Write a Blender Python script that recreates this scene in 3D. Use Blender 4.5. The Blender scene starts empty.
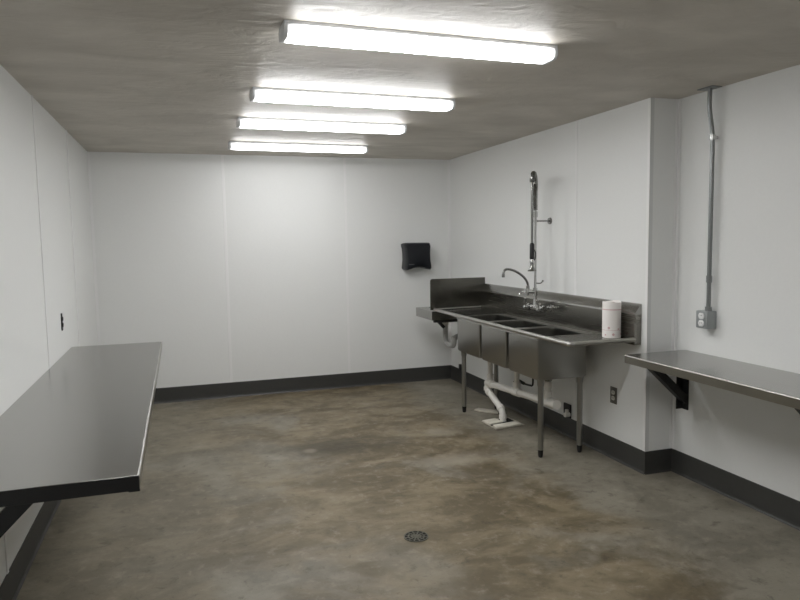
import bpy, bmesh, math, random
from mathutils import Vector, Matrix
PI = math.pi
scene = bpy.context.scene
COL = scene.collection
random.seed(4)

# ------------------------------------------------------------------ dimensions (metres)
H = 2.44            # ceiling height
W = 3.643           # face of the sink wall
W2 = 3.855          # face of the recessed wall
YS = -3.339         # where the wall steps back
YF = -8.6           # wall behind the camera
BB = 0.152          # baseboard height

# ------------------------------------------------------------------ materials
def mat(name):
    m = bpy.data.materials.new(name); m.use_nodes = True
    nt = m.node_tree
    return m, nt, nt.nodes['Principled BSDF']

def simple(name, col, rough=0.5, metal=0.0, bump=0.0, bscale=80.0, var=0.0, spec=0.5):
    m, nt, b = mat(name)
    b.inputs['Roughness'].default_value = rough
    b.inputs['Metallic'].default_value = metal
    b.inputs['Specular IOR Level'].default_value = spec
    tc = nt.nodes.new('ShaderNodeTexCoord')
    nz = nt.nodes.new('ShaderNodeTexNoise'); nz.inputs['Scale'].default_value = bscale
    nz.inputs['Detail'].default_value = 3
    nt.links.new(tc.outputs['Object'], nz.inputs['Vector'])
    mix = nt.nodes.new('ShaderNodeMix'); mix.data_type = 'RGBA'
    nt.links.new(nz.outputs['Fac'], mix.inputs['Factor'])
    mix.inputs['A'].default_value = [c * (1 - var) for c in col] + [1]
    mix.inputs['B'].default_value = [min(1, c * (1 + var)) for c in col] + [1]
    nt.links.new(mix.outputs['Result'], b.inputs['Base Color'])
    if bump:
        bp = nt.nodes.new('ShaderNodeBump'); bp.inputs['Strength'].default_value = bump
        bp.inputs['Distance'].default_value = 0.01
        nt.links.new(nz.outputs['Fac'], bp.inputs['Height'])
        nt.links.new(bp.outputs['Normal'], b.inputs['Normal'])
    return m

def steel(name, col, rough, stretch, rvar=0.009, smudge=0.03):
    """brushed stainless: grain stretched along one axis, cloudy smudges"""
    m, nt, b = mat(name)
    N, L = nt.nodes, nt.links
    b.inputs['Metallic'].default_value = 1.0
    tc = N.new('ShaderNodeTexCoord')
    mp = N.new('ShaderNodeMapping'); mp.inputs['Scale'].default_value = stretch
    L.new(tc.outputs['Object'], mp.inputs['Vector'])
    g = N.new('ShaderNodeTexNoise'); g.inputs['Scale'].default_value = 1.0; g.inputs['Detail'].default_value = 0.5
    L.new(mp.outputs['Vector'], g.inputs['Vector'])
    s = N.new('ShaderNodeTexNoise'); s.inputs['Scale'].default_value = 2.5; s.inputs['Detail'].default_value = 1.5
    L.new(tc.outputs['Object'], s.inputs['Vector'])
    ad = N.new('ShaderNodeMath'); ad.operation = 'ADD'
    L.new(g.outputs['Fac'], ad.inputs[0]); L.new(s.outputs['Fac'], ad.inputs[1])
    mr = N.new('ShaderNodeMapRange'); mr.inputs['From Min'].default_value = 0.6; mr.inputs['From Max'].default_value = 1.4
    mr.inputs['To Min'].default_value = rough - rvar; mr.inputs['To Max'].default_value = rough + rvar
    L.new(ad.outputs[0], mr.inputs['Value']); L.new(mr.outputs[0], b.inputs['Roughness'])
    mix = N.new('ShaderNodeMix'); mix.data_type = 'RGBA'
    L.new(s.outputs['Fac'], mix.inputs['Factor'])
    mix.inputs['A'].default_value = [c * (1 - smudge) for c in col] + [1]
    mix.inputs['B'].default_value = [c * (1 + smudge) for c in col] + [1]
    L.new(mix.outputs['Result'], b.inputs['Base Color'])
    return m

M = {}
M['wall'] = simple('white wall panel', (0.812, 0.820, 0.808), 0.42, bump=0.06, bscale=55, var=0.015)
M['trim'] = simple('white plastic trim', (0.855, 0.855, 0.85), 0.3, var=0.01)
M['trimgrey'] = simple('pale grey plastic trim', (0.70, 0.71, 0.70), 0.35, var=0.01)
M['rubber'] = simple('black rubber baseboard', (0.046, 0.046, 0.043), 0.45, bump=0.02, bscale=30, var=0.1)
M['black'] = simple('black painted steel', (0.010, 0.010, 0.011), 0.45, bump=0.03, bscale=120, var=0.1)
M['blackplastic'] = simple('black plastic', (0.007, 0.008, 0.011), 0.34, bscale=20, var=0.1, spec=0.35)
M['grip'] = simple('black rubber grip', (0.010, 0.010, 0.011), 0.5, bscale=60, var=0.1)
M['chrome'] = simple('chrome', (0.56, 0.56, 0.55), 0.14, 1.0, bscale=10, var=0.05)
M['chromedull'] = simple('dull chrome', (0.27, 0.27, 0.26), 0.25, 1.0, bscale=30, var=0.08)
M['galv'] = simple('galvanised steel', (0.27, 0.28, 0.28), 0.38, 0.9, bscale=60, var=0.15)
M['box'] = simple('grey cast box', (0.33, 0.35, 0.35), 0.45, 0.5, bscale=90, var=0.08)
M['pvc'] = simple('white pvc pipe', (0.74, 0.72, 0.67), 0.35, bscale=14, var=0.06)
M['pvcgrey'] = simple('dull grey plastic pipe', (0.40, 0.40, 0.385), 0.4, bscale=14, var=0.1)
M['brownplate'] = simple('brown outlet plate', (0.11, 0.105, 0.09), 0.4, bscale=40, var=0.05)
M['ivory'] = simple('ivory receptacle', (0.62, 0.61, 0.57), 0.4, bscale=40, var=0.03)
M['dark'] = simple('dark hole', (0.006, 0.006, 0.006), 0.8, bscale=40, var=0.1)
M['fixture'] = simple('white enamel', (0.74, 0.76, 0.78), 0.35, bscale=20, var=0.02)
M['mark'] = simple('faint grey mark', (0.10, 0.10, 0.105), 0.4, bscale=40, var=0.1)
M['grate'] = simple('worn drain metal', (0.13, 0.125, 0.10), 0.5, 0.6, bscale=120, var=0.3)
M['tile'] = simple('cream plastic cover', (0.66, 0.63, 0.54), 0.45, bscale=35, var=0.12)
M['strip'] = simple('mottled cream', (0.46, 0.43, 0.36), 0.5, bscale=12, var=0.35)
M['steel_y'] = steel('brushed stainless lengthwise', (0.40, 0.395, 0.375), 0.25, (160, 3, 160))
M['steel_x'] = steel('brushed stainless crosswise darkened', (0.125, 0.121, 0.106), 0.26, (3, 160, 160))  # base lowered: the side splash's dark reflection is put into the colour
M['steel_z'] = steel('brushed stainless upright', (0.36, 0.357, 0.338), 0.30, (160, 160, 3))
M['steel_leg'] = steel('stainless tube', (0.34, 0.34, 0.325), 0.33, (90, 90, 3))
M['steel_rim'] = steel('polished stainless edge', (0.50, 0.49, 0.465), 0.32, (160, 3, 160))
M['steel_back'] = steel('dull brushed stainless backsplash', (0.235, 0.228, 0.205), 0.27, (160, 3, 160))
M['steel_lip'] = steel('worn stainless table edge', (0.37, 0.358, 0.320), 0.30, (160, 3, 160))

# floor: stained, worn concrete
def floor_material():
    m, nt, b = mat('stained concrete floor'); N, L = nt.nodes, nt.links
    tc = N.new('ShaderNodeNewGeometry')
    def noise(scale, detail=5, rough=0.6, dist=0.0, vec=None, sc=None):
        n = N.new('ShaderNodeTexNoise'); n.inputs['Scale'].default_value = scale
        n.inputs['Detail'].default_value = detail; n.inputs['Roughness'].default_value = rough
        n.inputs['Distortion'].default_value = dist
        if sc:
            mp = N.new('ShaderNodeMapping'); mp.inputs['Scale'].default_value = sc
            mp.inputs['Rotation'].default_value = (0, 0, 0.5)
            L.new(tc.outputs['Position'], mp.inputs['Vector']); L.new(mp.outputs['Vector'], n.inputs['Vector'])
        else:
            L.new(tc.outputs['Position'], n.inputs['Vector'])
        return n
    def ramp(src, p0, p1):
        r = N.new('ShaderNodeMapRange'); r.interpolation_type = 'SMOOTHSTEP'
        r.inputs['From Min'].default_value = p0; r.inputs['From Max'].default_value = p1
        L.new(src, r.inputs['Value']); return r.outputs[0]
    def mixc(fac, a, c, blend='MIX'):
        x = N.new('ShaderNodeMix'); x.data_type = 'RGBA'; x.blend_type = blend
        if isinstance(fac, float): x.inputs['Factor'].default_value = fac
        else: L.new(fac, x.inputs['Factor'])
        for s, v in (('A', a), ('B', c)):
            if isinstance(v, tuple): x.inputs[s].default_value = v + (1,)
            else: L.new(v, x.inputs[s])
        return x.outputs['Result']
    def mul(a, c):
        x = N.new('ShaderNodeMath'); x.operation = 'MULTIPLY'
        for i, v in enumerate((a, c)):
            if isinstance(v, float): x.inputs[i].default_value = v
            else: L.new(v, x.inputs[i])
        return x.outputs[0]
    big = noise(0.75, 5, 0.62, 0.6); med = noise(2.6, 6, 0.65, 0.4); fine = noise(11, 6, 0.7, 0.3)
    streak = noise(1.0, 5, 0.65, 0.5, sc=(2.0, 3.2, 1)); speck = noise(70, 3, 0.6)
    grey = mixc(ramp(med.outputs['Fac'], 0.38, 0.64), FL_GREY0, FL_GREY1)
    brown = mixc(ramp(streak.outputs['Fac'], 0.40, 0.62), FL_BROWN0, FL_BROWN1)
    c = mixc(ramp(big.outputs['Fac'], 0.34, 0.50), grey, brown)
    # cleaner grey band along the right-hand walls
    sx = N.new('ShaderNodeSeparateXYZ'); L.new(tc.outputs['Position'], sx.inputs[0])
    w = N.new('ShaderNodeMath'); w.operation = 'MULTIPLY_ADD'
    L.new(med.outputs['Fac'], w.inputs[0]); w.inputs[1].default_value = 0.9; L.new(sx.outputs['X'], w.inputs[2])
    c = mixc(mul(ramp(w.outputs[0], 3.25, 3.65), 0.85), c, grey)
    wl = N.new('ShaderNodeMath'); wl.operation = 'MULTIPLY_ADD'
    L.new(big.outputs['Fac'], wl.inputs[0]); wl.inputs[1].default_value = 1.6; L.new(sx.outputs['X'], wl.inputs[2])
    c = mixc(mul(ramp(wl.outputs[0], 2.3, 1.4), 0.55), c, grey)
    # pale worn patches
    c = mixc(mul(ramp(fine.outputs['Fac'], 0.50, 0.74), 0.45), c, FL_PALE)
    c = mixc(mul(ramp(streak.outputs['Fac'], 0.60, 0.74), 0.35), c, FL_PALE)
    # dark spots and pores
    c = mixc(mul(ramp(fine.outputs['Fac'], 0.46, 0.30), 0.55), c, FL_DARK)
    c = mixc(mul(ramp(speck.outputs['Fac'], 0.40, 0.28), 0.35), c, FL_DARK)
    # the damp-looking stain around an old filled hole, and the hole's pale plug
    def blob(x, y, rx, ry, soft, jitter):
        mp = N.new('ShaderNodeMapping'); mp.vector_type = 'POINT'
        mp.inputs['Location'].default_value = (-x / rx, -y / ry, 0); mp.inputs['Scale'].default_value = (1 / rx, 1 / ry, 0)
        L.new(tc.outputs['Position'], mp.inputs['Vector'])
        ln = N.new('ShaderNodeVectorMath'); ln.operation = 'LENGTH'; L.new(mp.outputs['Vector'], ln.inputs[0])
        ad = N.new('ShaderNodeMath'); ad.operation = 'MULTIPLY_ADD'
        L.new(med.outputs['Fac'], ad.inputs[0]); ad.inputs[1].default_value = jitter; L.new(ln.outputs['Value'], ad.inputs[2])
        return ramp(ad.outputs[0], 1.0 + jitter * .5, soft + jitter * .5)
    c = mixc(mul(blob(1.86, -2.02, 0.62, 0.34, 0.25, 1.3), 0.72), c, FL_STAIN)
    c = mixc(mul(blob(1.646, -2.048, 0.075, 0.075, 0.3, 0.5), 0.40), c, FL_PALE)
    c = mixc(mul(blob(2.62, -2.62, 0.34, 0.22, 0.2, 1.4), 0.6), c, FL_PALE)
    c = mixc(mul(blob(2.75, -1.95, 0.22, 0.16, 0.2, 1.4), 0.5), c, FL_PALE)
    L.new(c, b.inputs['Base Color'])
    rr = N.new('ShaderNodeMapRange'); rr.inputs['To Min'].default_value = 0.38; rr.inputs['To Max'].default_value = 0.62
    L.new(med.outputs['Fac'], rr.inputs['Value']); L.new(rr.outputs[0], b.inputs['Roughness'])
    b.inputs['Specular IOR Level'].default_value = 0.35
    bp = N.new('ShaderNodeBump'); bp.inputs['Strength'].default_value = 0.12; bp.inputs['Distance'].default_value = 0.01
    L.new(fine.outputs['Fac'], bp.inputs['Height']); L.new(bp.outputs['Normal'], b.inputs['Normal'])
    return m
FL_GREY0 = (0.172, 0.158, 0.125); FL_GREY1 = (0.262, 0.242, 0.196)
FL_BROWN0 = (0.120, 0.096, 0.058); FL_BROWN1 = (0.212, 0.174, 0.112)
FL_PALE = (0.34, 0.305, 0.245); FL_DARK = (0.070, 0.059, 0.042); FL_STAIN = (0.045, 0.038, 0.025)
M['floor'] = floor_material()

def ceiling_material():
    m, nt, b = mat('grey skim-coated ceiling'); N, L = nt.nodes, nt.links
    tc = N.new('ShaderNodeTexCoord')
    mp = N.new('ShaderNodeMapping'); mp.inputs['Scale'].default_value = (1.0, 1.8, 1); mp.inputs['Rotation'].default_value = (0, 0, 0.35)
    L.new(tc.outputs['Object'], mp.inputs['Vector'])
    a = N.new('ShaderNodeTexNoise'); a.inputs['Scale'].default_value = 1.5; a.inputs['Detail'].default_value = 5; a.inputs['Distortion'].default_value = 0.8
    L.new(mp.outputs['Vector'], a.inputs['Vector'])
    d = N.new('ShaderNodeTexNoise'); d.inputs['Scale'].default_value = 5.5; d.inputs['Detail'].default_value = 6; d.inputs['Distortion'].default_value = 1.5
    L.new(mp.outputs['Vector'], d.inputs['Vector'])
    mr = N.new('ShaderNodeMapRange'); mr.inputs['From Min'].default_value = 0.32; mr.inputs['From Max'].default_value = 0.68
    L.new(a.outputs['Fac'], mr.inputs['Value'])
    x = N.new('ShaderNodeMix'); x.data_type = 'RGBA'; L.new(mr.outputs[0], x.inputs['Factor'])
    x.inputs['A'].default_value = CE0 + (1,); x.inputs['B'].default_value = CE1 + (1,)
    L.new(x.outputs['Result'], b.inputs['Base Color'])
    b.inputs['Roughness'].default_value = 0.5; b.inputs['Specular IOR Level'].default_value = 0.3
    bp = N.new('ShaderNodeBump'); bp.inputs['Strength'].default_value = 0.35; bp.inputs['Distance'].default_value = 0.02
    L.new(d.outputs['Fac'], bp.inputs['Height']); L.new(bp.outputs['Normal'], b.inputs['Normal'])
    return m
CE0 = (0.500, 0.466, 0.412); CE1 = (0.640, 0.602, 0.540)
M['ceiling'] = ceiling_material()

def lens_material(power):
    m, nt, b = mat('lit prismatic lens'); N, L = nt.nodes, nt.links
    b.inputs['Base Color'].default_value = (0.9, 0.92, 0.93, 1); b.inputs['Roughness'].default_value = 0.3
    tc = N.new('ShaderNodeTexCoord')
    w = N.new('ShaderNodeTexWave'); w.inputs['Scale'].default_value = 60
    L.new(tc.outputs['Object'], w.inputs['Vector'])
    # the tubes end a hand short of the lens, so its ends glow less
    sx = N.new('ShaderNodeSeparateXYZ'); L.new(tc.outputs['Object'], sx.inputs[0])
    ab = N.new('ShaderNodeMath'); ab.operation = 'ABSOLUTE'; L.new(sx.outputs['X'], ab.inputs[0])
    mr = N.new('ShaderNodeMapRange'); mr.interpolation_type = 'SMOOTHSTEP'
    mr.inputs['From Min'].default_value = 0.605; mr.inputs['From Max'].default_value = 0.545
    mr.inputs['To Min'].default_value = 0.10; mr.inputs['To Max'].default_value = 1.0
    L.new(ab.outputs[0], mr.inputs['Value'])
    # ribbed sides of the wrap-around lens pass less light than its flat bottom
    mz = N.new('ShaderNodeMapRange'); mz.interpolation_type = 'SMOOTHSTEP'
    mz.inputs['From Min'].default_value = -0.012; mz.inputs['From Max'].default_value = -0.046
    mz.inputs['To Min'].default_value = 0.06; mz.inputs['To Max'].default_value = 1.0
    L.new(sx.outputs['Z'], mz.inputs['Value'])
    mm = N.new('ShaderNodeMath'); mm.operation = 'MULTIPLY'; L.new(mr.outputs[0], mm.inputs[0]); L.new(mz.outputs[0], mm.inputs[1])
    mu = N.new('ShaderNodeMath'); mu.operation = 'MULTIPLY'; mu.inputs[1].default_value = power
    L.new(mm.outputs[0], mu.inputs[0]); L.new(mu.outputs[0], b.inputs['Emission Strength'])
    b.inputs['Emission Color'].default_value = (0.985, 0.99, 1.0, 1)
    bp = N.new('ShaderNodeBump'); bp.inputs['Strength'].default_value = 0.1; bp.inputs['Distance'].default_value = 0.003
    L.new(w.outputs['Fac'], bp.inputs['Height']); L.new(bp.outputs['Normal'], b.inputs['Normal'])
    return m
LAMP = 32.0
M['lens'] = lens_material(LAMP); M['lens_dimmed'] = lens_material(LAMP * 0.55)  # second lens is dimmed so the back wall doesn't burn out

# ------------------------------------------------------------------ mesh helpers
def new(): return bmesh.new()

def box(bm, x0, x1, y0, y1, z0, z1, bev=0.0, seg=2):
    vs = [bm.verts.new((x, y, z)) for x in (x0, x1) for y in (y0, y1) for z in (z0, z1)]
    F = [(0, 1, 3, 2), (4, 6, 7, 5), (0, 4, 5, 1), (2, 3, 7, 6), (0, 2, 6, 4), (1, 5, 7, 3)]
    fs = [bm.faces.new([vs[i] for i in f]) for f in F]
    if bev:
        es = list({e for f in fs for e in f.edges})
        bmesh.ops.bevel(bm, geom=es, offset=bev, segments=seg, profile=0.5, affect='EDGES')
    return vs

def frame_of(t, ref):
    n = (ref - t * ref.dot(t))
    if n.length < 1e-6: n = t.orthogonal()
    n.normalize(); return n, t.cross(n).normalized()

def tube(bm, pts, r, seg=12, cap=True):
    """sweep a circle (r: number or per-point list) along the points"""
    pts = [Vector(p) for p in pts]; n = len(pts)
    rs = r if isinstance(r, (list, tuple)) else [r] * n
    ref = None; rings = []
    for i, p in enumerate(pts):
        t = (pts[min(i + 1, n - 1)] - pts[max(i - 1, 0)]).normalized()
        if ref is None: ref = t.orthogonal().normalized()
        a, b = frame_of(t, ref); ref = a
        rings.append([bm.verts.new(p + rs[i] * (math.cos(2 * PI * k / seg) * a + math.sin(2 * PI * k / seg) * b)) for k in range(seg)])
    for i in range(n - 1):
        for k in range(seg):
            bm.faces.new((rings[i][k], rings[i][(k + 1) % seg], rings[i + 1][(k + 1) % seg], rings[i + 1][k])).smooth = True
    if cap:
        bm.faces.new(rings[0][::-1]); bm.faces.new(rings[-1])

def spline(pts, n=8):
    """Catmull-Rom through the points"""
    P = [Vector(p) for p in pts]; P = [P[0] * 2 - P[1]] + P + [P[-1] * 2 - P[-2]]
    out = []
    for i in range(1, len(P) - 2):
        for k in range(n):
            t = k / n
            out.append(0.5 * ((2 * P[i]) + (P[i + 1] - P[i - 1]) * t + (2 * P[i - 1] - 5 * P[i] + 4 * P[i + 1] - P[i + 2]) * t * t
                              + (3 * P[i] - P[i - 1] - 3 * P[i + 1] + P[i + 2]) * t ** 3))
    out.append(P[-2]); return out

def rounded(pts, rad, n=5):
    """polyline with filleted corners"""
    P = [Vector(p) for p in pts]; out = [P[0]]
    for i in range(1, len(P) - 1):
        a = (P[i - 1] - P[i]); b = (P[i + 1] - P[i]); d = min(rad, a.length * .45, b.length * .45)
        s = P[i] + a.normalized() * d; e = P[i] + b.normalized() * d
        for k in range(n + 1):
            t = k / n; out.append(s * (1 - t) ** 2 + P[i] * 2 * t * (1 - t) + e * t * t)
    out.append(P[-1]); return out

def prism(bm, poly, axis, lo, hi, bev=0.0):
    """extrude a 2-D outline along an axis; poly pairs are the two other axes in order"""
    def pt(u, v, w):
        return {'x': (w, u, v), 'y': (u, w, v), 'z': (u, v, w)}[axis]
    a = [bm.verts.new(pt(u, v, lo)) for u, v in poly]; b = [bm.verts.new(pt(u, v, hi)) for u, v in poly]
    n = len(poly); fs = [bm.faces.new(a[::-1]), bm.faces.new(b)]
    for i in range(n): fs.append(bm.faces.new((a[i], a[(i + 1) % n], b[(i + 1) % n], b[i])))
    bmesh.ops.recalc_face_normals(bm, faces=fs)
    if bev:
        es = list({e for f in fs[:2] for e in f.edges})
        bmesh.ops.bevel(bm, geom=es, offset=bev, segments=2, profile=0.5, affect='EDGES')

def disc(bm, c, axis, r0, r1, length, seg=20):
    c = Vector(c); d = Vector(axis).normalized()
    tube(bm, [c, c + d * length], [r0, r1], seg)

ORIGIN = {}
def link(o): COL.objects.link(o); return o

def obj(name, bm, m, parent=None, smooth=True, extra=()):
    me = bpy.data.meshes.new(name)
    bmesh.ops.recalc_face_normals(bm, faces=bm.faces[:])
    if parent is not None: off = ORIGIN[parent.name]
    else:
        xs = [v.co for v in bm.verts]
        lo = Vector([min(c[i] for c in xs) for i in range(3)]); hi = Vector([max(c[i] for c in xs) for i in range(3)])
        off = Vector(((lo.x + hi.x) / 2, (lo.y + hi.y) / 2, lo.z))
    bmesh.ops.translate(bm, verts=bm.verts[:], vec=-off)
    bm.to_mesh(me); bm.free()
    me.materials.append(m)
    for e in extra: me.materials.append(e)
    o = link(bpy.data.objects.new(name, me))
    if smooth: me.set_sharp_from_angle(angle=math.radians(38))
    if smooth:
        for p in me.polygons: p.use_smooth = True
    if parent is None: o.location = off
    else: o.parent = parent
    ORIGIN[o.name] = off
    return o

def tag(o, label, cat, group=None):
    o['label'] = label; o['category'] = cat
    if group: o['group'] = group
    return o

def thing(name, label, cat, loc, group=None):
    o = link(bpy.data.objects.new(name, None)); o.location = loc; o.empty_display_size = 0.1
    ORIGIN[o.name] = Vector(loc)
    return tag(o, label, cat, group)

def struct(name, bm, m, smooth=False):
    o = obj(name, bm, m, None, smooth); o['kind'] = 'structure'; return o

def dup(root, loc, label):
    r = root.copy(); COL.objects.link(r); r.location = loc; r['label'] = label
    for ch in list(root.children):
        c = ch.copy(); COL.objects.link(c); c.parent = r
        for g in ch.children:
            d = g.copy(); COL.objects.link(d); d.parent = c
    return r

# ------------------------------------------------------------------ the room
T = 0.12
bm = new(); box(bm, -T, W2 + T, YF - T, T, -0.1, 0); struct('floor', bm, M['floor'])
bm = new(); box(bm, -T, W2 + T, YF - T, T, H, H + 0.1); struct('ceiling', bm, M['ceiling'])
bm = new(); box(bm, -T, W2 + T, 0, T, 0, H); struct('wall_back', bm, M['wall'])
bm = new(); box(bm, -T, 0, YF, 0, 0, H); struct('wall_left', bm, M['wall'])
bm = new(); box(bm, W, W2 + T, YS, 0, 0, H); struct('wall_right', bm, M['wall'])
bm = new(); box(bm, W2, W2 + T, YF, YS, 0, H); struct('wall_recess', bm, M['wall'])
bm = new(); box(bm, -T, W2 + T, YF - T, YF, 0, H); struct('wall_front', bm, M['wall'])

def base(name, p0, p1, nrm):
    """cove base: thin rubber strip with a toe that flares onto the floor"""
    p0 = Vector(p0); p1 = Vector(p1); n = Vector(nrm)
    prof = [(0, 0), (0.014, 0), (0.013, 0.003), (0.0075, 0.012), (0.005, 0.028), (0.0045, BB - 0.004), (0.003, BB), (0, BB)]
    bm = new()
    a = [bm.verts.new((p0.x + n.x * d, p0.y + n.y * d, z)) for d, z in prof]
    b = [bm.verts.new((p1.x + n.x * d, p1.y + n.y * d, z)) for d, z in prof]
    k = len(prof)
    for i in range(k): bm.faces.new((a[i], a[(i + 1) % k], b[(i + 1) % k], b[i]))
    bm.faces.new(a); bm.faces.new(b[::-1])
    struct(name, bm, M['rubber'])
base('baseboard_back', (0, 0), (W, 0), (0, -1))
base('baseboard_left', (0, YF), (0, 0), (1, 0))
base('baseboard_right', (W, YS - 0.0045), (W, 0), (-1, 0))
base('baseboard_step', (W - 0.0045, YS), (W2, YS), (0, -1))
base('baseboard_recess', (W2, YF), (W2, YS), (-1, 0))

tn = [0]
def trim(x0, x1, y0, y1, z0=BB, z1=H, m='trim'):
    tn[0] += 1
    bm = new(); box(bm, x0, x1, y0, y1, z0, z1, 0.001, 1); struct('trim_%d' % tn[0], bm, M[m])
for x in (1.222, 2.461): trim(x - 0.013, x + 0.013, -0.003, 0)
for y in (-1.24, -2.50, -3.74, -4.98): trim(0, 0.006, y - 0.012, y + 0.012)
trim(W - 0.003, W, -2.502 - 0.012, -2.502 + 0.012)
trim(0, 0.022, -0.004, 0); trim(0, 0.004, -0.022, 0)                 # inside corners
trim(W - 0.022, W, -0.004, 0); trim(W - 0.004, W, -0.022, 0)
trim(W2 - 0.022, W2, YS - 0.004, YS); trim(W2 - 0.004, W2, YS - 0.024, YS)
trim(W - 0.003, W, YS - 0.003, YS + 0.025); trim(W - 0.003, W + 0.025, YS - 0.003, YS, m='trimgrey')   # outer corner

# ------------------------------------------------------------------ ceiling lights
def make_light(loc, label):
    """1.24 m wrap-around fixture; loc is the middle of its top face"""
    x, y, z = loc; L = 0.62; hw = 0.062; D = 0.060
    t = thing('ceiling_light', label, 'ceiling light', loc, 'wrap-around lights on the grey ceiling')
    bm = new(); box(bm, x - L, x + L, y - hw - 0.001, y + hw + 0.001, z - 0.014, z, 0.002, 1); obj('housing', bm, M['fixture'], t)
    prof = [(-hw, -0.014), (-hw, -0.042), (-hw + 0.012, -D + 0.003), (-hw + 0.02, -D), (hw - 0.02, -D), (hw - 0.012, -D + 0.003), (hw, -0.042), (hw, -0.014)]
    bm = new(); prism(bm, [(y + a, z + b) for a, b in prof], 'x', x - L + 0.012, x + L - 0.012); obj('lens', bm, M['lens'], t)
    for s in (-1, 1):
        cap = [(a * 1.02, b - (0.0015 if b < -0.02 else 0)) for a, b in prof]
        bm = new(); prism(bm, [(y + a, z + b) for a, b in cap], 'x', x + s * (L - 0.006) - 0.008, x + s * (L - 0.006) + 0.008, 0.0015)
        obj('end_cap', bm, M['fixture'], t)
    return t
LX = 1.822
l0 = make_light((LX, -4.160, H), 'long white ceiling light nearest the front of the room, largest of four')
l0.rotation_euler.z = 0.026
dup(l0, (LX, -2.968, H), 'long white ceiling light, second from the front, just behind the largest one')
dup(l0, (LX, -2.030, H), 'long white ceiling light, third from the front, between second and farthest')
l4 = dup(l0, (LX + .02, -0.870, H), 'long white ceiling light closest to the back wall, smallest of four')
for ch in l4.children:
    if ch.name.startswith('lens'):
        ch.material_slots[0].link = 'OBJECT'; ch.material_slots[0].material = M['lens_dimmed']
dup(l0, (LX, -5.90, H), 'long white ceiling light above the front end of the room, out of the frame')

# ------------------------------------------------------------------ wall tables with black brackets
ZT = 0.835
def wall_bracket(t, wx, sx, y0, y1, reach, drop=0.385, top=ZT - 0.004, brace0=0.72, half=0.021, foot=0.105):
    """triangular support against a wall at x=wx, reaching sx*reach; upright + arm + diagonal brace"""
    bm = new()
    w = y1 - y0
    box(bm, wx, wx + sx * 0.006, y0, y1, top - drop, top, 0.001, 1)                       # plate on the wall
    box(bm, wx, wx + sx * 0.05, y1 - 0.006, y1, top - drop, top, 0.001, 1)               # its outstanding leg
    up = obj('bracket', bm, M['black'], t)
    bm = new(); box(bm, wx + sx * 0.006, wx + sx * reach, y0, y1, top - 0.045, top, 0.002, 1)
    obj('arm', bm, M['black'], up)
    a = Vector((wx + sx * 0.012, 0, top - drop + foot)); b = Vector((wx + sx * reach * brace0, 0, top - 0.040))
    d = (b - a).normalized(); n = Vector((-d.z, 0, d.x)) * half
    e0 = a - d * 0.0; e1 = b + d * 0.02
    bm = new(); prism(bm, [((e0 + n).x, (e0 + n).z), ((e0 - n).x, (e0 - n).z), ((e1 - n).x, (e1 - n).z), ((e1 + n).x, (e1 + n).z)], 'y', y0 + 0.004, y1 - 0.004)
    obj('brace', bm, M['black'], up)
    bm = new(); disc(bm, (wx + sx * 0.006, (y0 + y1) / 2 - .006, top - drop + 0.045), (sx, 0, 0), 0.011, 0.009, 0.007, 6)
    obj('bolt', bm, M['chromedull'], up)
    return up

def lip(bm, xf, sx, drop, y0, y1):
    """turned-down front edge, hollow behind, with a small return"""
    P = [(0, ZT - 0.006), (0, ZT - drop), (-0.012, ZT - drop), (-0.012, ZT - drop + 0.002), (-0.002, ZT - drop + 0.002), (-0.002, ZT - 0.006)]
    prism(bm, [(xf + sx * a, z) for a, z in P], 'y', y0, y1)
def edge_bead(bm, xf, sx, y0, y1):
    """the bend where the top turns down: a quarter round"""
    r = 0.006
    P = [(-r + r * math.cos(a), ZT - r + r * math.sin(a)) for a in [PI / 2 * k / 6 for k in range(7)]]
    P += [(-r, ZT - 0.002), (-0.002, ZT - r)]
    prism(bm, [(xf + sx * a, z) for a, z in P], 'y', y0, y1)

# left table: against the left wall
t = thing('wall_table', 'long stainless worktop on black bracket along the left wall', 'table', (0.31, -3.15, 0.44))
y0, y1, xf = -4.700, -1.610, 0.622
bm = new(); box(bm, 0.001, xf - 0.006, y0 + 0.002, y1, ZT - 0.003, ZT, 0.001, 1)
obj('tabletop', bm, M['steel_y'], t)
bm = new()
lip(bm, xf, 1, 0.045, y0 + 0.002, y1)
obj('front_lip', bm, M['steel_lip'], t)
bm = new(); edge_bead(bm, xf, 1, y0 + 0.002, y1); obj('polished_edge', bm, M['steel_rim'], t)
bm = new(); box(bm, 0.003, xf - 0.002, y0, y0 + 0.004, ZT - 0.050, ZT - 0.0015, 0.001, 1)
box(bm, xf - 0.035, xf - 0.001, y0 + 0.0002, y0 + 0.030, ZT - 0.053, ZT - 0.044, 0.001, 1)
obj('end_plate', bm, M['black'], t)
wall_bracket(t, 0.0, 1, y0 + 0.004, y0 + 0.050, 0.60, 0.42, ZT - 0.004, 0.475, 0.026)

# right table: in the recess past the wall step
t = thing('wall_table', 'stainless worktop on black brackets below the conduit box on the right wall', 'table', (3.62, -4.7, 0.44))
y0, y1, xf = -6.05, -3.452, 3.388
bm = new(); box(bm, xf + 0.006, W2 - 0.001, y0, y1, ZT - 0.003, ZT, 0.001, 1)
obj('tabletop', bm, M['steel_y'], t)
bm = new()
lip(bm, xf, -1, 0.050, y0, y1)
obj('front_lip', bm, M['steel_lip'], t)
bm = new(); edge_bead(bm, xf, -1, y0, y1); obj('polished_edge', bm, M['steel_rim'], t)
for by in (-3.475, -4.555, -5.64):
    wall_bracket(t, W2, -1, by - 0.012, by + 0.048, 0.45, 0.385, ZT - 0.004, 0.70, 0.024, 0.070)

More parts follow.
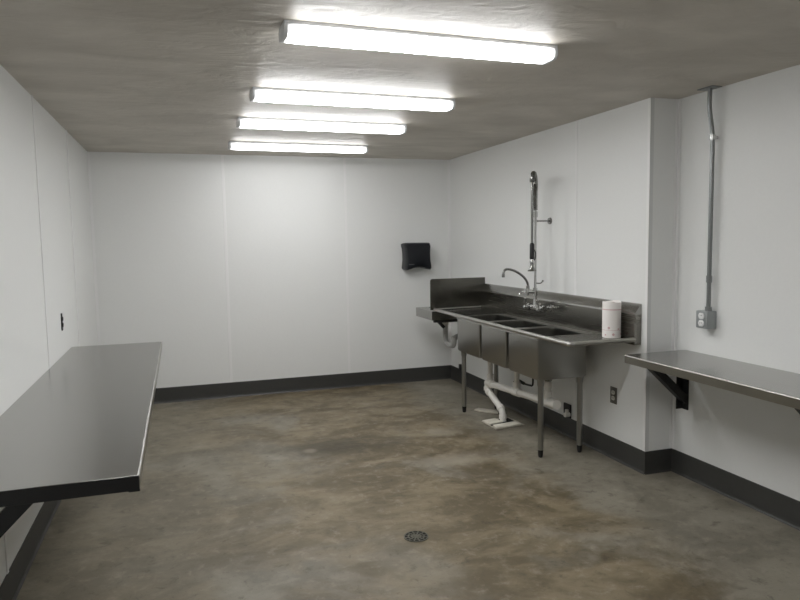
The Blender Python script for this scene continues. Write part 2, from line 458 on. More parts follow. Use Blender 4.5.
# ------------------------------------------------------------------ three-compartment sink
ZD = 0.878                       # deck
XF, XB = 3.105, 3.590            # front rim, face of the backsplash
YL, YR = -0.905, -3.275          # left end, right end
bowls = [(-1.860, -1.390), (-2.338, -1.896), (-2.830, -2.383)]
BX0, BX1, BZ = 3.132, 3.530, 0.565
t = thing('sink', 'stainless three bowl sink with drainboards and backsplash against the right wall', 'sink', (3.37, -2.09, 0.0))
# deck with three openings and two drainboards
bm = new(); th = 0.004
ya = [YL] + [v for b in bowls for v in (b[1], b[0])] + [YR]
box(bm, XF, BX0 + 0.018, bowls[-1][0], bowls[0][1], ZD - th, ZD)
box(bm, BX1 - 0.012, XB + 0.004, bowls[-1][0], bowls[0][1], ZD - th, ZD)
for k in range(2): box(bm, BX0 + 0.018, BX1 - 0.012, bowls[k + 1][1] - 0.010, bowls[k][0] + 0.010, ZD - th, ZD)
box(bm, BX0 + 0.018, BX1 - 0.012, bowls[0][1] - 0.010, bowls[0][1], ZD - th, ZD)
box(bm, BX0 + 0.018, BX1 - 0.012, bowls[-1][0], bowls[-1][0] + 0.010, ZD - th, ZD)
dk = obj('deck', bm, M['steel_rim'], t, smooth=False)
def drainboard(yb, ye, ze):
    """flat board creased along a diagonal, rising from the bowl (yb) to its outer end (ye)"""
    bm = new(); x0, x1 = XF, XB + .004
    P = [(x0, yb, ZD), (x1, yb, ZD), (x1, ye, ze), (x0, ye, ze - .006)]
    top = [bm.verts.new(p) for p in P]; bot = [bm.verts.new((x, y, z - .004)) for x, y, z in P]
    for a in (top, bot): bm.faces.new((a[0], a[1], a[3])); bm.faces.new((a[1], a[2], a[3]))
    for k in range(4): bm.faces.new((top[k], top[(k + 1) % 4], bot[(k + 1) % 4], bot[k]))
    return bm
obj('drainboard', drainboard(bowls[0][1], YL, 0.892), M['steel_y'], t, smooth=False)
obj('drainboard', drainboard(bowls[-1][0], YR, 0.901), M['steel_y'], t, smooth=False)
# rolled rim along the front and round the right end
bm = new(); r = 0.016; ZR = 0.893
tube(bm, rounded([(XF, YL, ZR), (XF, YR, ZR), (XF + 0.03, YR, ZR)], 0.03, 6), r, 16)
obj('rolled_rim', bm, M['steel_rim'], t)
bm = new(); tube(bm, [(XF + 0.028, YR, ZR), (XB + 0.002, YR, ZR)], r * .98, 16); obj('end_rim', bm, M['steel_lip'], t)
# bowls
def bowl(ylo, yhi):
    def loop(x0, x1, y0, y1, rad, n=5):
        out = []
        for cx, cy, a0 in ((x1 - rad, y1 - rad, 0), (x0 + rad, y1 - rad, 90), (x0 + rad, y0 + rad, 180), (x1 - rad, y0 + rad, 270)):
            for k in range(n + 1):
                a = math.radians(a0 + 90 * k / n); out.append((cx + rad * math.cos(a), cy + rad * math.sin(a)))
        return out
    bm = new(); rings = []
    def ring(p, z): rings.append([bm.verts.new((x, y, z)) for x, y in p])
    g = 0.004
    zo = ZD - 0.004
    ring(loop(BX0 + .022, BX1 - .014, ylo + .014, yhi - .014, 0.05), zo)            # inner wall, top
    ring(loop(BX0 + g, BX1 - g, ylo + g, yhi - g, 0.055), zo - 0.02)
    ring(loop(BX0 + g, BX1 - g, ylo + g, yhi - g, 0.055), BZ + 0.035)
    ring(loop(BX0 + .012, BX1 - .012, ylo + .012, yhi - .012, 0.05), BZ + 0.012)
    ring(loop(BX0 + .045, BX1 - .045, ylo + .045, yhi - .045, 0.02), BZ + 0.004)
    n = len(rings[0])
    bm.faces.new(rings[-1])
    inner = list(range(len(rings)))
    for i in inner[:-1]:
        for k in range(n): bm.faces.new((rings[i][k], rings[i][(k + 1) % n], rings[i + 1][(k + 1) % n], rings[i + 1][k]))
    s = len(rings)
    ring(loop(BX0, BX1, ylo, yhi, 0.012), zo)                                        # outer skin
    ring(loop(BX0, BX1, ylo, yhi, 0.012), BZ + 0.014)
    ring(loop(BX0 + .006, BX1 - .006, ylo + .006, yhi - .006, 0.02), BZ + 0.003)
    ring(loop(BX0 + .02, BX1 - .02, ylo + .02, yhi - .02, 0.02), BZ)
    bm.faces.new(rings[-1][::-1])
    for i in range(s, len(rings) - 1):
        for k in range(n): bm.faces.new((rings[i][k], rings[i][(k + 1) % n], rings[i + 1][(k + 1) % n], rings[i + 1][k]))
    for k in range(n): bm.faces.new((rings[0][k], rings[0][(k + 1) % n], rings[s][(k + 1) % n], rings[s][k]))
    return bm
for lo, hi in bowls:
    bo = obj('bowl', bowl(lo, hi), M['steel_z'], t)
    bm = new(); disc(bm, (3.335, (lo + hi) / 2, BZ + 0.0035), (0, 0, 1), 0.045, 0.045, 0.004, 20); obj('strainer', bm, M['chromedull'], bo)
# front apron under the rim closing the gaps between the bowls
bm = new(); box(bm, BX0 - 0.003, BX0 + 0.001, bowls[-1][0], bowls[0][1], ZD - 0.022, ZD - 0.004); obj('apron', bm, M['steel_y'], t, smooth=False)
# backsplash: upright face, sloping return to the wall, closed end
bm = new()
prism(bm, [(XB, ZD - 0.02), (XB, 1.058), (W - 0.001, 1.058), (W - 0.001, ZD - 0.02)], 'y', YR - 0.005, YL)
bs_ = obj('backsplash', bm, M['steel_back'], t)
bm = new()
prism(bm, [(XB, 1.058), (XB + 0.002, 1.066), (XB + 0.006, 1.072), (W - 0.006, 1.126), (W - 0.001, 1.128), (W - 0.001, 1.058)], 'y', YR - 0.005, YL)
obj('sloping_ledge', bm, M['steel_y'], bs_)
# left side splash
bm = new()
xs0, xs1, zs0, zs1 = 3.062, W - 0.001, 0.888, 1.190
prism(bm, [(xs0, zs0), (xs1, zs0), (xs1, zs1), (xs0 + 0.02, zs1), (xs0 + 0.006, zs1 - 0.006), (xs0, zs1 - 0.02)], 'y', YL, YL + 0.014, 0.002)
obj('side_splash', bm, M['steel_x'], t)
bm = new(); tube(bm, [(XF + .01, YL - .008, 0.899), (XB, YL - .008, 0.903)], 0.007, 10); obj('end_bead', bm, M['steel_rim'], t)
# legs with gussets and feet
for lx, ly in ((3.178, -1.430), (3.178, -2.790), (3.500, -2.790), (3.500, -1.430)):
    bm = new(); tube(bm, [(lx, ly, 0.055), (lx, ly, BZ + 0.004)], 0.0205, 14)
    lg = obj('leg', bm, M['steel_leg'], t)
    bm = new(); tube(bm, [(lx, ly, BZ - 0.045), (lx, ly, BZ - 0.012), (lx, ly, BZ + 0.002)], [0.0235, 0.025, 0.030], 14); obj('gusset', bm, M['steel_leg'], lg)
    bm = new(); tube(bm, [(lx, ly, 0.0), (lx, ly, 0.006), (lx, ly, 0.02), (lx, ly, 0.056)], [0.012, 0.016, 0.0175, 0.0195], 14); obj('foot', bm, M['black'], lg)

# ------------------------------------------------------------------ pre-rinse faucet
FX, FY = 3.507, -2.130
t = thing('faucet', 'chrome pre-rinse faucet with tall riser and hose over the three bowl sink', 'faucet', (FX, FY, 1.0))
bm = new()
tube(bm, [(FX, FY - 0.135, 1.008), (FX, FY + 0.095, 1.008)], 0.019, 16)
for s in (-1, 1):
    tube(bm, [(FX, FY - 0.020 + s * 0.10, 1.008), (FX, FY - 0.020 + s * 0.13, 1.008)], [0.026, 0.024], 16)
disc(bm, (FX, FY, 1.003), (0, 0, 1), 0.021, 0.017, 0.075, 16)
obj('body', bm, M['chrome'], t)
for s in (-1, 1):
    bm = new()
    tube(bm, [(FX, FY + s * 0.10, 1.008), (XB - 0.012, FY + s * 0.10, 1.008), (XB - 0.011, FY + s * 0.10, 1.008), (XB, FY + s * 0.10, 1.008)], [0.014, 0.014, 0.028, 0.031], 16)
    obj('inlet', bm, M['chrome'], t)
    bm = new()
    hy = FY - 0.020 + s * 0.105
    tube(bm, [(FX - 0.018, hy, 1.008), (FX - 0.045, hy, 1.008), (FX - 0.058, hy, 1.008)], [0.017, 0.019, 0.012], 14)
    tube(bm, spline([(FX - 0.048, hy, 1.012), (FX - 0.054, hy - 0.012, 1.046), (FX - 0.058, hy - 0.022, 1.082)], 5), [0.010] * 6 + [0.009] * 4 + [0.011], 10)
    obj('handle', bm, M['chrome'], t)
# riser
bm = new(); tube(bm, [(FX, FY, 1.07), (FX, FY, 1.80)], 0.0105, 12); obj('riser', bm, M['chrome'], t)
bm = new()
disc(bm, (FX, FY, 1.735), (0, 0, 1), 0.0185, 0.0185, 0.045, 14); obj('coupling', bm, M['chrome'], t)
bm = new(); disc(bm, (FX, FY, 1.695), (0, 0, 1), 0.015, 0.015, 0.022, 14); obj('coupling', bm, M['chrome'], t)
# add-on faucet with swing spout
bm = new()
tube(bm, [(FX, FY, 1.135), (FX - 0.06, FY - .002, 1.135), (FX - 0.115, FY - .004, 1.135)], [0.014, 0.012, 0.015], 14)
disc(bm, (FX, FY, 1.105), (0, 0, 1), 0.018, 0.018, 0.06, 14)
disc(bm, (FX - 0.082, FY - .003, 1.110), (0, 0, 1), 0.020, 0.018, 0.055, 16)
ao = obj('add_on_valve', bm, M['chrome'], t)
bm = new(); tube(bm, spline([(FX - 0.115, FY - .004, 1.135), (FX - 0.14, FY - .004, 1.132), (FX - 0.150, FY - .004, 1.11)], 4), 0.006, 8); obj('valve_handle', bm, M['chrome'], ao)
bm = new()
sp = spline([(3.438, -2.133, 1.160), (3.436, -2.133, 1.205), (3.405, -2.135, 1.252), (3.352, -2.137, 1.292), (3.290, -2.140, 1.319), (3.240, -2.142, 1.324), (3.218, -2.143, 1.305), (3.214, -2.143, 1.272)], 6)
tube(bm, sp, 0.0095, 12)
disc(bm, (3.438, -2.133, 1.155), (0, 0, 1), 0.015, 0.013, 0.03, 14); disc(bm, (3.2135, -2.143, 1.262), (0, 0, 1), 0.013, 0.012, 0.028, 14)
obj('spout', bm, M['chromedull'], t)
# hose: from riser top over the arch and down to the spray valve
HX, HY = 3.372, -2.318
arch = spline([(FX, FY, 1.79), (FX, FY, 1.90), (FX - .002, FY - .004, 1.985), (FX - .022, FY - .03, 2.045), (FX - .068, FY - .095, 2.072), (FX - .112, FY - .155, 2.045), (HX + .002, HY + .004, 1.975), (HX, HY, 1.87)], 10)
bm = new(); tube(bm, arch, 0.0105, 10)
hose = arch + [Vector((HX, HY, 1.7)), Vector((HX, HY, 1.50))]
hb = obj('hose', (lambda b: (tube(b, hose, 0.0100, 10), b)[1])(new()), M['chromedull'], t); bm.free()
# spring coiled round the arch
bm = new(); pts = []
A = arch[:58]; turns = 62; n = turns * 8; ref = None; acc = []
for i in range(n + 1):
    f = i / n * (len(A) - 1); k = min(int(f), len(A) - 2); p = A[k].lerp(A[k + 1], f - k); tt = (A[k + 1] - A[k]).normalized()
    if ref is None: ref = tt.orthogonal().normalized()
    a, b = frame_of(tt, ref); ref = a
    th_ = 2 * PI * turns * i / n
    pts.append(p + 0.0185 * (math.cos(th_) * a + math.sin(th_) * b))
tube(bm, pts, 0.0029, 5); obj('spring', bm, M['chromedull'], t)
# spray valve
bm = new(); tube(bm, [(HX, HY, 1.403), (HX, HY, 1.418), (HX, HY, 1.518), (HX, HY, 1.533)], [0.016, 0.0185, 0.0175, 0.011], 14)
gr = obj('spray_grip', bm, M['grip'], t)
bm = new(); tube(bm, spline([(HX + .014, HY, 1.483), (HX + .030, HY, 1.458), (HX + .028, HY, 1.413), (HX + .012, HY, 1.388)], 5), 0.005, 8); obj('squeeze_lever', bm, M['grip'], gr)
bm = new(); tube(bm, [(HX, HY, 1.408), (HX, HY, 1.400), (HX, HY, 1.380), (HX, HY, 1.373)], [0.014, 0.018, 0.018, 0.012], 16)
obj('collar', bm, M['chrome'], gr)
bm = new(); tube(bm, [(HX, HY, 1.378), (HX, HY, 1.353), (HX, HY, 1.333), (HX, HY, 1.318), (HX, HY, 1.313)], [0.014, 0.014, 0.023, 0.034, 0.033], 18)
obj('spray_nozzle', bm, M['chromedull'], gr)
# little shut-off lever on the riser and the bracket to the wall
bm = new(); tube(bm, spline([(FX, FY, 1.205), (FX + .045, FY - .004, 1.203), (FX + .066, FY - .006, 1.218)], 5), 0.005, 8); disc(bm, (FX + .062, FY - .006, 1.212), (0.4, 0, 1), 0.007, 0.008, 0.016, 10)
obj('hose_hook', bm, M['chromedull'], t)
bm = new(); tube(bm, [(FX, FY, 1.705), (W - 0.012, FY, 1.705)], 0.0065, 10); disc(bm, (W - 0.014, FY, 1.705), (1, 0, 0), 0.024, 0.028, 0.014, 16)
obj('wall_bracket', bm, M['chromedull'], t)

# ------------------------------------------------------------------ drain pipe under the sink
t = thing('drain_pipe', 'white plastic drain pipe running below the three bowl sink to the floor', 'pipe', (3.35, -1.75, 0.0))
def zh(y): return 0.287 + (y + 1.59) * (0.352 - 0.287) / (-2.69 + 1.59)
px = 3.345
bm = new(); tube(bm, [(px, -1.59, zh(-1.59)), (px, -2.69, zh(-2.69))], 0.0285, 16); obj('header', bm, M['pvc'], t)
for i, (lo, hi) in enumerate(bowls):
    y = (lo + hi) / 2; z0 = zh(y)
    bm = new(); tube(bm, [(px, y, z0), (px, y, BZ - 0.055)], 0.0225, 14); pi_ = obj('tailpiece', bm, M['pvc'], t)
    bm = new(); disc(bm, (px, y, BZ - 0.058), (0, 0, 1), 0.030, 0.034, 0.055, 16); obj('drain_nut', bm, M['chromedull'], pi_)
    bm = new(); disc(bm, (px, y, z0 + 0.055), (0, 0, 1), 0.031, 0.031, 0.03, 16)
    if i == 2: disc(bm, (px, y, z0 + 0.115), (0, 0, 1), 0.031, 0.029, 0.035, 16)
    obj('slip_nut', bm, M['pvc'], pi_)
    bm = new(); tube(bm, [(px, y + 0.055, zh(y + .055)), (px, y - 0.055, zh(y - .055))], 0.034, 16); tube(bm, [(px, y, z0), (px, y, z0 + 0.058)], 0.0285, 16)
    obj('tee', bm, M['pvc'], t)
bm = new(); tube(bm, [(px, -2.655, zh(-2.655)), (px, -2.735, zh(-2.735))], 0.035, 16); obj('end_cap', bm, M['pvc'], t)
path = rounded([(px, -1.60, zh(-1.6)), (px - .004, -1.575, zh(-1.575) - .005), (px - .006, -1.580, 0.225), (px + .012, -1.835, 0.100), (px + .014, -1.848, 0.004)], 0.06, 7)
bm = new(); tube(bm, path, 0.0275, 16); dp = obj('downpipe', bm, M['pvc'], t)
for i in (9, 15, 17, 24):
    if i < len(path) - 1:
        d = (path[i + 1] - path[i]).normalized(); bm = new(); disc(bm, path[i] - d * .004, d, 0.033, 0.033, 0.034, 16); obj('coupling', bm, M['pvc'], dp)

# black twist lever of the drain valve
bm = new()
tube(bm, rounded([(3.42, -2.04, 0.383), (3.42, -2.12, 0.378), (3.42, -2.25, 0.388), (3.42, -2.25, 0.5645)], 0.03), 0.008, 10)
tube(bm, [(3.42, -2.02, 0.386), (3.42, -2.10, 0.380)], 0.013, 10)
tag(obj('drain_lever', bm, M['black']), 'black bent rod lever under the middle bowl of the sink', 'lever')

# floor sink covers
def plate(poly, z0, z1, bev=0.002):
    bm = new(); prism(bm, poly, 'z', z0, z1, bev); return bm
t = thing('floor_sink', 'square dark floor sink hole under the foot of the drain pipe', 'drain', (3.33, -1.91, 0.0))
q = [(3.200, -1.782), (3.452, -1.745), (3.466, -2.000), (3.205, -2.040)]
obj('hole', plate(q, 0.0, 0.0015, 0), M['dark'], t, smooth=False)
qc = [sum(p[0] for p in q) / 4, sum(p[1] for p in q) / 4]
bm = new(); n = 4; ro = []
for sc, z in ((1.08, 0.0), (1.08, 0.005), (0.98, 0.005), (0.98, 0.0)):
    ro.append([bm.verts.new((qc[0] + (x - qc[0]) * sc, qc[1] + (y - qc[1]) * sc, z)) for x, y in q])
for i in range(4):
    for k in range(4): bm.faces.new((ro[i][k], ro[i][(k + 1) % 4], ro[(i + 1) % 4][(k + 1) % 4], ro[(i + 1) % 4][k]))
obj('rim', bm, M['strip'], t, smooth=False)
tag(obj('drain_cover', plate([(3.190, -1.790), (3.322, -1.765), (3.338, -1.888), (3.198, -1.922)], 0.0055, 0.016), M['tile']), 'cream cover plate over the left half of the floor sink', 'drain cover')
tag(obj('drain_cover', plate([(3.204, -1.962), (3.425, -1.930), (3.440, -2.020), (3.190, -2.056)], 0.0055, 0.020), M['tile']), 'longer cream cover plate along the front of the floor sink', 'drain cover')
bm = plate([(3.285, -1.405), (3.345, -1.375), (3.425, -1.465), (3.470, -1.560), (3.430, -1.600), (3.345, -1.520)], 0.0, 0.012)  # low flat piece in mottled cream
tag(obj('cream_strip', bm, M['strip']), 'cream strip lying flat on the floor behind the left sink leg', 'strip')

# ------------------------------------------------------------------ paper towel roll on the right drainboard
def towel_material():
    m, nt, b = mat('printed paper towel'); N, L = nt.nodes, nt.links
    b.inputs['Roughness'].default_value = 0.9; b.inputs['Specular IOR Level'].default_value = 0.1
    tc = N.new('ShaderNodeTexCoord'); sx = N.new('ShaderNodeSeparateXYZ'); L.new(tc.outputs['Object'], sx.inputs[0])
    def m1(op, a, c=None, d=None):
        x = N.new('ShaderNodeMath'); x.operation = op
        for i, v in enumerate((a, c, d)):
            if v is None: continue
            if isinstance(v, (int, float)): x.inputs[i].default_value = v
            else: L.new(v, x.inputs[i])
        return x.outputs[0]
    masks = []
    for z, wd in ((0.190, 0.0030), (0.052, 0.0010)):
        masks.append(m1('LESS_THAN', m1('ABSOLUTE', m1('SUBTRACT', sx.outputs['Z'], z)), wd))
    def flower(deg, z, r):
        v = N.new('ShaderNodeVectorMath'); v.operation = 'DISTANCE'; L.new(tc.outputs['Object'], v.inputs[0])
        v.inputs[1].default_value = (TR * math.cos(math.radians(deg)), TR * math.sin(math.radians(deg)), z)
        masks.append(m1('LESS_THAN', v.outputs['Value'], r))
    for deg, z, r in ((218, 0.068, 0.0085), (246, 0.024, 0.0085), (280, 0.060, 0.006), (195, 0.020, 0.006), (310, 0.025, 0.0085)): flower(deg, z, r)
    tot = masks[0]
    for k in masks[1:]: tot = m1('MAXIMUM', tot, k)
    x = N.new('ShaderNodeMix'); x.data_type = 'RGBA'; L.new(m1('MULTIPLY', tot, 0.50), x.inputs['Factor'])
    x.inputs['A'].default_value = (0.86, 0.82, 0.79, 1); x.inputs['B'].default_value = (0.42, 0.06, 0.07, 1)
    L.new(x.outputs['Result'], b.inputs['Base Color'])
    nz = N.new('ShaderNodeTexNoise'); nz.inputs['Scale'].default_value = 60; L.new(tc.outputs['Object'], nz.inputs['Vector'])
    bp = N.new('ShaderNodeBump'); bp.inputs['Strength'].default_value = 0.25; bp.inputs['Distance'].default_value = 0.004
    L.new(nz.outputs['Fac'], bp.inputs['Height']); L.new(bp.outputs['Normal'], b.inputs['Normal'])
    return m
TR = 0.061; TX, TY, TZ = 3.526, -3.122, 0.8952
t = thing('paper_towel_roll', 'white paper towel roll with red print standing on the sink drainboard', 'paper towel', (TX, TY, TZ))
bm = new(); n = 40; TH = 0.242
ro = []; 
for zz, rr in ((0, .985), (0.004, 1), (TH * .5, 1.0), (TH - .006, 1.0), (TH, .98)):
    ro.append([bm.verts.new((TX + TR * rr * math.cos(2 * PI * k / n), TY + TR * rr * math.sin(2 * PI * k / n), TZ + zz + (0.004 * math.sin(4 * PI * k / n + 1) if zz > .1 else 0))) for k in range(n)])
ri = [[bm.verts.new((TX + .021 * math.cos(2 * PI * k / n), TY + .021 * math.sin(2 * PI * k / n), TZ + zz)) for k in range(n)] for zz in (TH - .008, 0.0)]
seq = ro + ri + [ro[0]]
for a, b in zip(seq[:-1], seq[1:]):
    for k in range(n): bm.faces.new((a[k], a[(k + 1) % n], b[(k + 1) % n], b[k]))
obj('paper', bm, towel_material(), t)
bm = new()
a = [[bm.verts.new((TX + r_ * math.cos(2 * PI * k / 24), TY + r_ * math.sin(2 * PI * k / 24), TZ + z_)) for k in range(24)] for r_, z_ in ((.0205, .001), (.0205, TH - .006), (.0185, TH - .006), (.0185, .001))]
for i in range(4):
    for k in range(24): bm.faces.new((a[i][k], a[i][(k + 1) % 24], a[(i + 1) % 4][(k + 1) % 24], a[(i + 1) % 4][k]))
obj('core', bm, simple('brown card', (0.36, 0.27, 0.18), 0.8, var=0.1), t)

# ------------------------------------------------------------------ corner hand sink behind the side splash
hx0, hx1, hy0, hy1, hz = 3.100, W, -0.838, -0.372, 0.866
t = thing('hand_sink', 'small stainless hand sink on the wall left of the tall side splash', 'sink', (3.37, -0.605, 0.70))
bm = new()
def rect(x0, x1, y0, y1, z): return [bm.verts.new(c) for c in ((x0, y0, z), (x1, y0, z), (x1, y1, z), (x0, y1, z))]
L_ = [rect(hx0 + .01, hx1 - .01, hy0 + .01, hy1 - .01, hz - .088), rect(hx0, hx1, hy0, hy1, hz - .088), rect(hx0, hx1, hy0, hy1, hz), rect(hx0 + .12, hx1 - .09, hy0 + .05, hy1 - .05, hz),
      rect(hx0 + .13, hx1 - .10, hy0 + .06, hy1 - .06, hz - .10), rect(hx0 + .15, hx1 - .12, hy0 + .08, hy1 - .08, hz - .115)]
for a, b in zip(L_[:-1], L_[1:]):
    for k in range(4): bm.faces.new((a[k], a[(k + 1) % 4], b[(k + 1) % 4], b[k]))
bm.faces.new(L_[-1])
L2 = [L_[0], rect(hx0 + .11, hx1 - .085, hy0 + .045, hy1 - .045, hz - .088), rect(hx0 + .125, hx1 - .11, hy0 + .06, hy1 - .06, hz - .122)]
for a, b in zip(L2[:-1], L2[1:]):
    for k in range(4): bm.faces.new((a[k], a[(k + 1) % 4], b[(k + 1) % 4], b[k]))
bm.faces.new(L2[-1][::-1])
obj('basin', bm, M['steel_y'], t, smooth=False)
bm = new()
prism(bm, [(hx1, 0.60), (hx1 - .02, 0.60), (hx0 + .07, hz - .105), (hx0 + .07, hz - .085), (hx1, hz - .085)], 'y', hy0 + 0.012, hy0 + 0.030)
bk = new(); bm.free()
box(bk, hx1 - .035, hx1, hy0 + .01, hy0 + .045, hz - .40, hz - .09, 0.001, 1)
box(bk, hx0 + .03, hx1, hy0 + .01, hy0 + .045, hz - .112, hz - .089, 0.001, 1)
a = Vector((hx0 + .135, 0, hz - .165)); b = Vector((hx0 + .075, 0, hz - .10)); d = (b - a).normalized(); nn = Vector((-d.z, 0, d.x)) * .014
prism(bk, [((a + nn).x, (a + nn).z), ((a - nn).x, (a - nn).z), ((b - nn).x, (b - nn).z), ((b + nn).x, (b + nn).z)], 'y', hy0 + .012, hy0 + .043)
obj('bracket', bk, M['black'], t)
bm = new()
tp = rounded([(3.335, -0.600, hz - .118), (3.335, -0.600, 0.505), (3.345, -0.800, 0.505), (3.350, -0.800, 0.60), (W - .002, -0.79, 0.60)], 0.075, 8)
tube(bm, tp, 0.026, 14)
disc(bm, (3.335, -0.600, 0.70), (0, 0, 1), 0.034, 0.034, 0.03, 16); disc(bm, (3.349, -0.800, 0.570), (0, 0, 1), 0.033, 0.033, 0.028, 16)
obj('trap_pipe', bm, M['pvcgrey'], t)

# ------------------------------------------------------------------ paper towel dispenser on the back wall
t = thing('towel_dispenser', 'black paper towel dispenser on the back wall left of the corner', 'dispenser', (3.21, -0.09, 1.235))
def outline(cx, w, z0, z1):
    h = z1 - z0; c = []
    rt = [(0.455, 0.0), (0.500, 0.05), (0.492, 0.16), (0.462, 0.34), (0.452, 0.62), (0.462, 0.80), (0.470, 0.90), (0.445, 0.975), (0.40, 1.0)]
    c += [(cx + w * a, z0 + h * b) for a, b in rt]
    lt = [(-0.44, 1.0), (-0.492, 0.975), (-0.500, 0.90), (-0.470, 0.80), (-0.452, 0.62), (-0.448, 0.34), (-0.470, 0.16), (-0.478, 0.05), (-0.44, 0.0)]
    c += [(cx + w * a, z0 + h * b) for a, b in lt]
    c += [(cx + w * a, z0 + h * b) for a, b in ((-0.30, 0.03), (-0.18, 0.075), (0.0, 0.095), (0.18, 0.075), (0.30, 0.03))]
    return c
bm = new()
sec = [(0.0, 0.97), (-0.10, 1.0), (-0.155, 0.99), (-0.178, 0.93), (-0.185, 0.82)]
rings = []
for y, s in sec:
    o = outline(3.212, 0.300, 1.245, 1.538)
    rings.append([bm.verts.new((3.212 + (u - 3.212) * s, y, 1.392 + (v - 1.392) * s)) for u, v in o])
k_ = len(rings[0])
for a, b in zip(rings[:-1], rings[1:]):
    for k in range(k_): bm.faces.new((a[k], a[(k + 1) % k_], b[(k + 1) % k_], b[k]))
bm.faces.new(rings[0][::-1]); bm.faces.new(rings[-1])
cv = obj('cover', bm, M['blackplastic'], t)
bm = new(); box(bm, 3.095, 3.155, -0.188, -0.1845, 1.303, 1.313, 0.001, 1); obj('emblem', bm, M['mark'], t)
bm = new(); box(bm, 3.10, 3.30, -0.165, -0.02, 1.272, 1.282, 0.002, 1); obj('paper_slot', bm, M['dark'], t)

# ------------------------------------------------------------------ conduit and box on the recessed wall
cx, cy = W2 - 0.036, -3.676
path = rounded([(cx, cy, 1.1365), (cx, cy, 2.17), (cx - .026, cy + .006, 2.325), (cx - .024, cy + .004, H)], 0.09, 7)
t = thing('conduit', 'grey metal conduit dropping from the ceiling to the outlet box', 'conduit', (cx, cy, 1.11))
bm = new(); tube(bm, path, 0.013, 14); obj('pipe', bm, M['galv'], t)
bm = new(); tube(bm, [(cx, cy, 1.285), (cx, cy, 1.325)], 0.0175, 14); obj('coupling', bm, M['galv'], t)
bm = new(); tube(bm, [(cx, cy, 2.135), (cx - .001, cy, 2.163)], 0.0185, 14); box(bm, cx - .004, W2, cy - .005, cy + .005, 2.140, 2.158); obj('strap', bm, simple('bright zinc strap', (0.80, 0.81, 0.80), 0.25, 0.6), t)
bm = new(); box(bm, cx - .055, cx + .02, cy - .045, cy + .075, H - 0.006, H - 0.0005, 0.001, 1); obj('ceiling_flange', bm, M['galv'], t)
t = thing('outlet_box', 'grey surface mounted outlet box at the bottom of the conduit', 'outlet', (W2 - .035, -3.672, 1.0))
cb = -3.660
bm = new(); box(bm, W2 - .066, W2 - 0.001, cb - .048, cb + .048, 1.003, 1.112, 0.006, 3); bx_ = obj('body', bm, M['box'], t)
bm = new(); disc(bm, (cx, cy, 1.108), (0, 0, 1), 0.021, 0.019, 0.028, 16); obj('connector', bm, M['galv'], t)
bm = new(); box(bm, W2 - .072, W2 - .064, cb - .046, cb + .046, 1.006, 1.110, 0.002, 2); cv = obj('cover', bm, M['box'], t)
def receptacle(t, c, nx, r=0.0175, m='ivory'):
    """round-ish socket face on a plate facing nx (±x), with slots"""
    x, y, z = c; bm = new()
    prism(bm, [(y + r * math.cos(a) , z + max(-r * .82, min(r * .82, r * math.sin(a)))) for a in [2 * PI * k / 24 for k in range(24)]], 'x', min(x, x + nx * .005), max(x, x + nx * .005), 0.0008)
    o = obj('receptacle', bm, M[m], t)
    bm = new()
    for s in (-1, 1):
        xx = x + nx * .0052; box(bm, min(xx, xx + nx * .0008), max(xx, xx + nx * .0008), y + s * .0063 - .0013, y + s * .0063 + .0013, z - .001, z + .007)
    obj('slots', bm, M['dark'], o, smooth=False)
for dz in (-0.0225, 0.0225): receptacle(t, (W2 - .0715, cb, 1.058 + dz), -1, 0.0225, 'trim')

# wall outlet beneath the sink's right end
t = thing('wall_outlet', 'brown plated wall outlet below the right end of the sink', 'outlet', (W - .003, -2.997, 0.39))
bm = new(); box(bm, W - .006, W - .0003, -2.997 - .037, -2.997 + .037, 0.398, 0.516, 0.002, 2); obj('plate', bm, M['brownplate'], t)
for dz in (-0.0205, 0.0205): receptacle(t, (W - .0055, -2.997, 0.457 + dz), -1, 0.0175)
# dark outlet on the left wall
t = thing('wall_outlet', 'small black outlet on the left wall above the worktop', 'outlet', (0.003, -1.965, 1.0))
bm = new()
prism(bm, [(-1.965 - .016, 1.0), (-1.965 + .016, 1.0), (-1.965 + .016, 1.020), (-1.965 + .022, 1.008), (-1.965 + .022, 1.086), (-1.965 + .016, 1.096), (-1.965 + .016, 1.116), (-1.965 - .016, 1.116), (-1.965 - .016, 1.096), (-1.965 - .022, 1.086), (-1.965 - .022, 1.008), (-1.965 - .016, 1.020)], 'x', 0.0003, 0.006, 0.001)
obj('plate', bm, M['black'], t)
for dz in (-0.0205, 0.0205): receptacle(t, (0.0055, -1.965, 1.058 + dz), 1, 0.0165, 'black')
# black open box with a white pipe stub just above the baseboard
t = thing('access_box', 'black open box low on the wall behind the sink leg', 'box', (W - .01, -2.41, 0.155))
bm = new(); box(bm, W - .012, W - .0003, -2.46, -2.362, 0.154, 0.262, 0.002, 1); obj('frame', bm, M['black'], t)
bm = new(); tube(bm, [(W - .012, -2.447, 0.185), (W - .055, -2.447, 0.185)], 0.018, 14); disc(bm, (W - .035, -2.447, 0.180), (0, 0, 1), 0.014, 0.014, 0.045, 12); obj('pipe_stub', bm, M['pvc'], t)
bm = new(); box(bm, W - .03, W - .0003, -0.345, -0.285, 0.154, 0.215, 0.003, 2)
tag(obj('junction_cover', bm, M['black']), 'tiny black cover on the baseboard in the far right corner', 'cover')

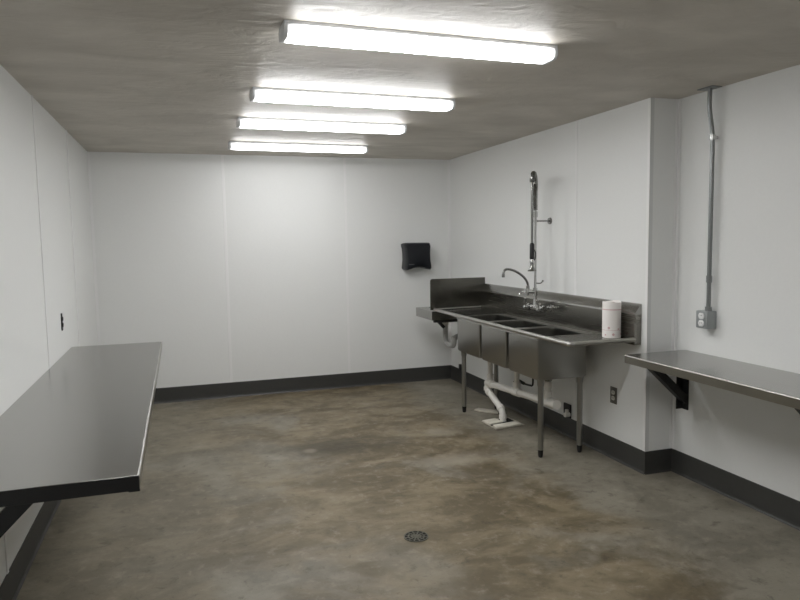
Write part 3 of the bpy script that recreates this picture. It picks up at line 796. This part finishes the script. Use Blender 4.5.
# ------------------------------------------------------------------ floor drain
dx, dy = 1.905, -3.703
t = thing('floor_drain', 'round metal drain grate set in the concrete floor', 'drain', (dx, dy, 0))
R_ = 0.066
bm = new()
for r0, r1 in ((R_, R_ - .006), (0.045, 0.040), (0.026, 0.021)):
    n = 36; a = []
    for r_, z_ in ((r0, 0.0), (r0, 0.004), (r1, 0.004), (r1, 0.0)):
        a.append([bm.verts.new((dx + r_ * math.cos(2 * PI * k / n), dy + r_ * math.sin(2 * PI * k / n), z_)) for k in range(n)])
    for i in range(4):
        for k in range(n): bm.faces.new((a[i][k], a[i][(k + 1) % n], a[(i + 1) % 4][(k + 1) % n], a[(i + 1) % 4][k]))
for k in range(12):
    an = 2 * PI * k / 12; c, s = math.cos(an), math.sin(an); w = 0.0030
    lo, hi = (0.010, R_ - .004)
    p = [(dx + c * lo - s * w, dy + s * lo + c * w), (dx + c * lo + s * w, dy + s * lo - c * w), (dx + c * hi + s * w, dy + s * hi - c * w), (dx + c * hi - s * w, dy + s * hi + c * w)]
    prism(bm, p, 'z', 0.0005, 0.0042)
disc(bm, (dx, dy, 0), (0, 0, 1), 0.012, 0.011, 0.0048, 16)
obj('grate', bm, M['grate'], t)
bm = new(); disc(bm, (dx, dy, 0.0002), (0, 0, 1), R_ - .003, R_ - .003, 0.0008, 32); obj('well', bm, M['dark'], t)

# ------------------------------------------------------------------ camera, world, view
cam = bpy.data.cameras.new('camera'); co = link(bpy.data.objects.new('camera', cam))
r = Vector((0.94990195, -0.31212524, -0.01625178)); u = Vector((0.04332168, 0.07999017, 0.99585381)); f = Vector((0.30953113, 0.94666753, -0.0895046))
m = Matrix((r, u, -f)).transposed().to_4x4(); m.translation = Vector((0.77334, -6.95498, 1.5737)); co.matrix_world = m
cam.sensor_fit = 'HORIZONTAL'; cam.sensor_width = 36.0; cam.lens = 671.638 / 800 * 36.0; cam.clip_start = 0.05
scene.camera = co
wd = bpy.data.worlds.new('world'); scene.world = wd; wd.use_nodes = True
wd.node_tree.nodes['Background'].inputs['Color'].default_value = (0.02, 0.02, 0.02, 1)
scene.view_settings.view_transform = 'Standard'
scene.view_settings.look = 'None'
scene.view_settings.gamma = 1.0
scene.view_settings.exposure = 0.0
scene.view_settings.use_curve_mapping = False
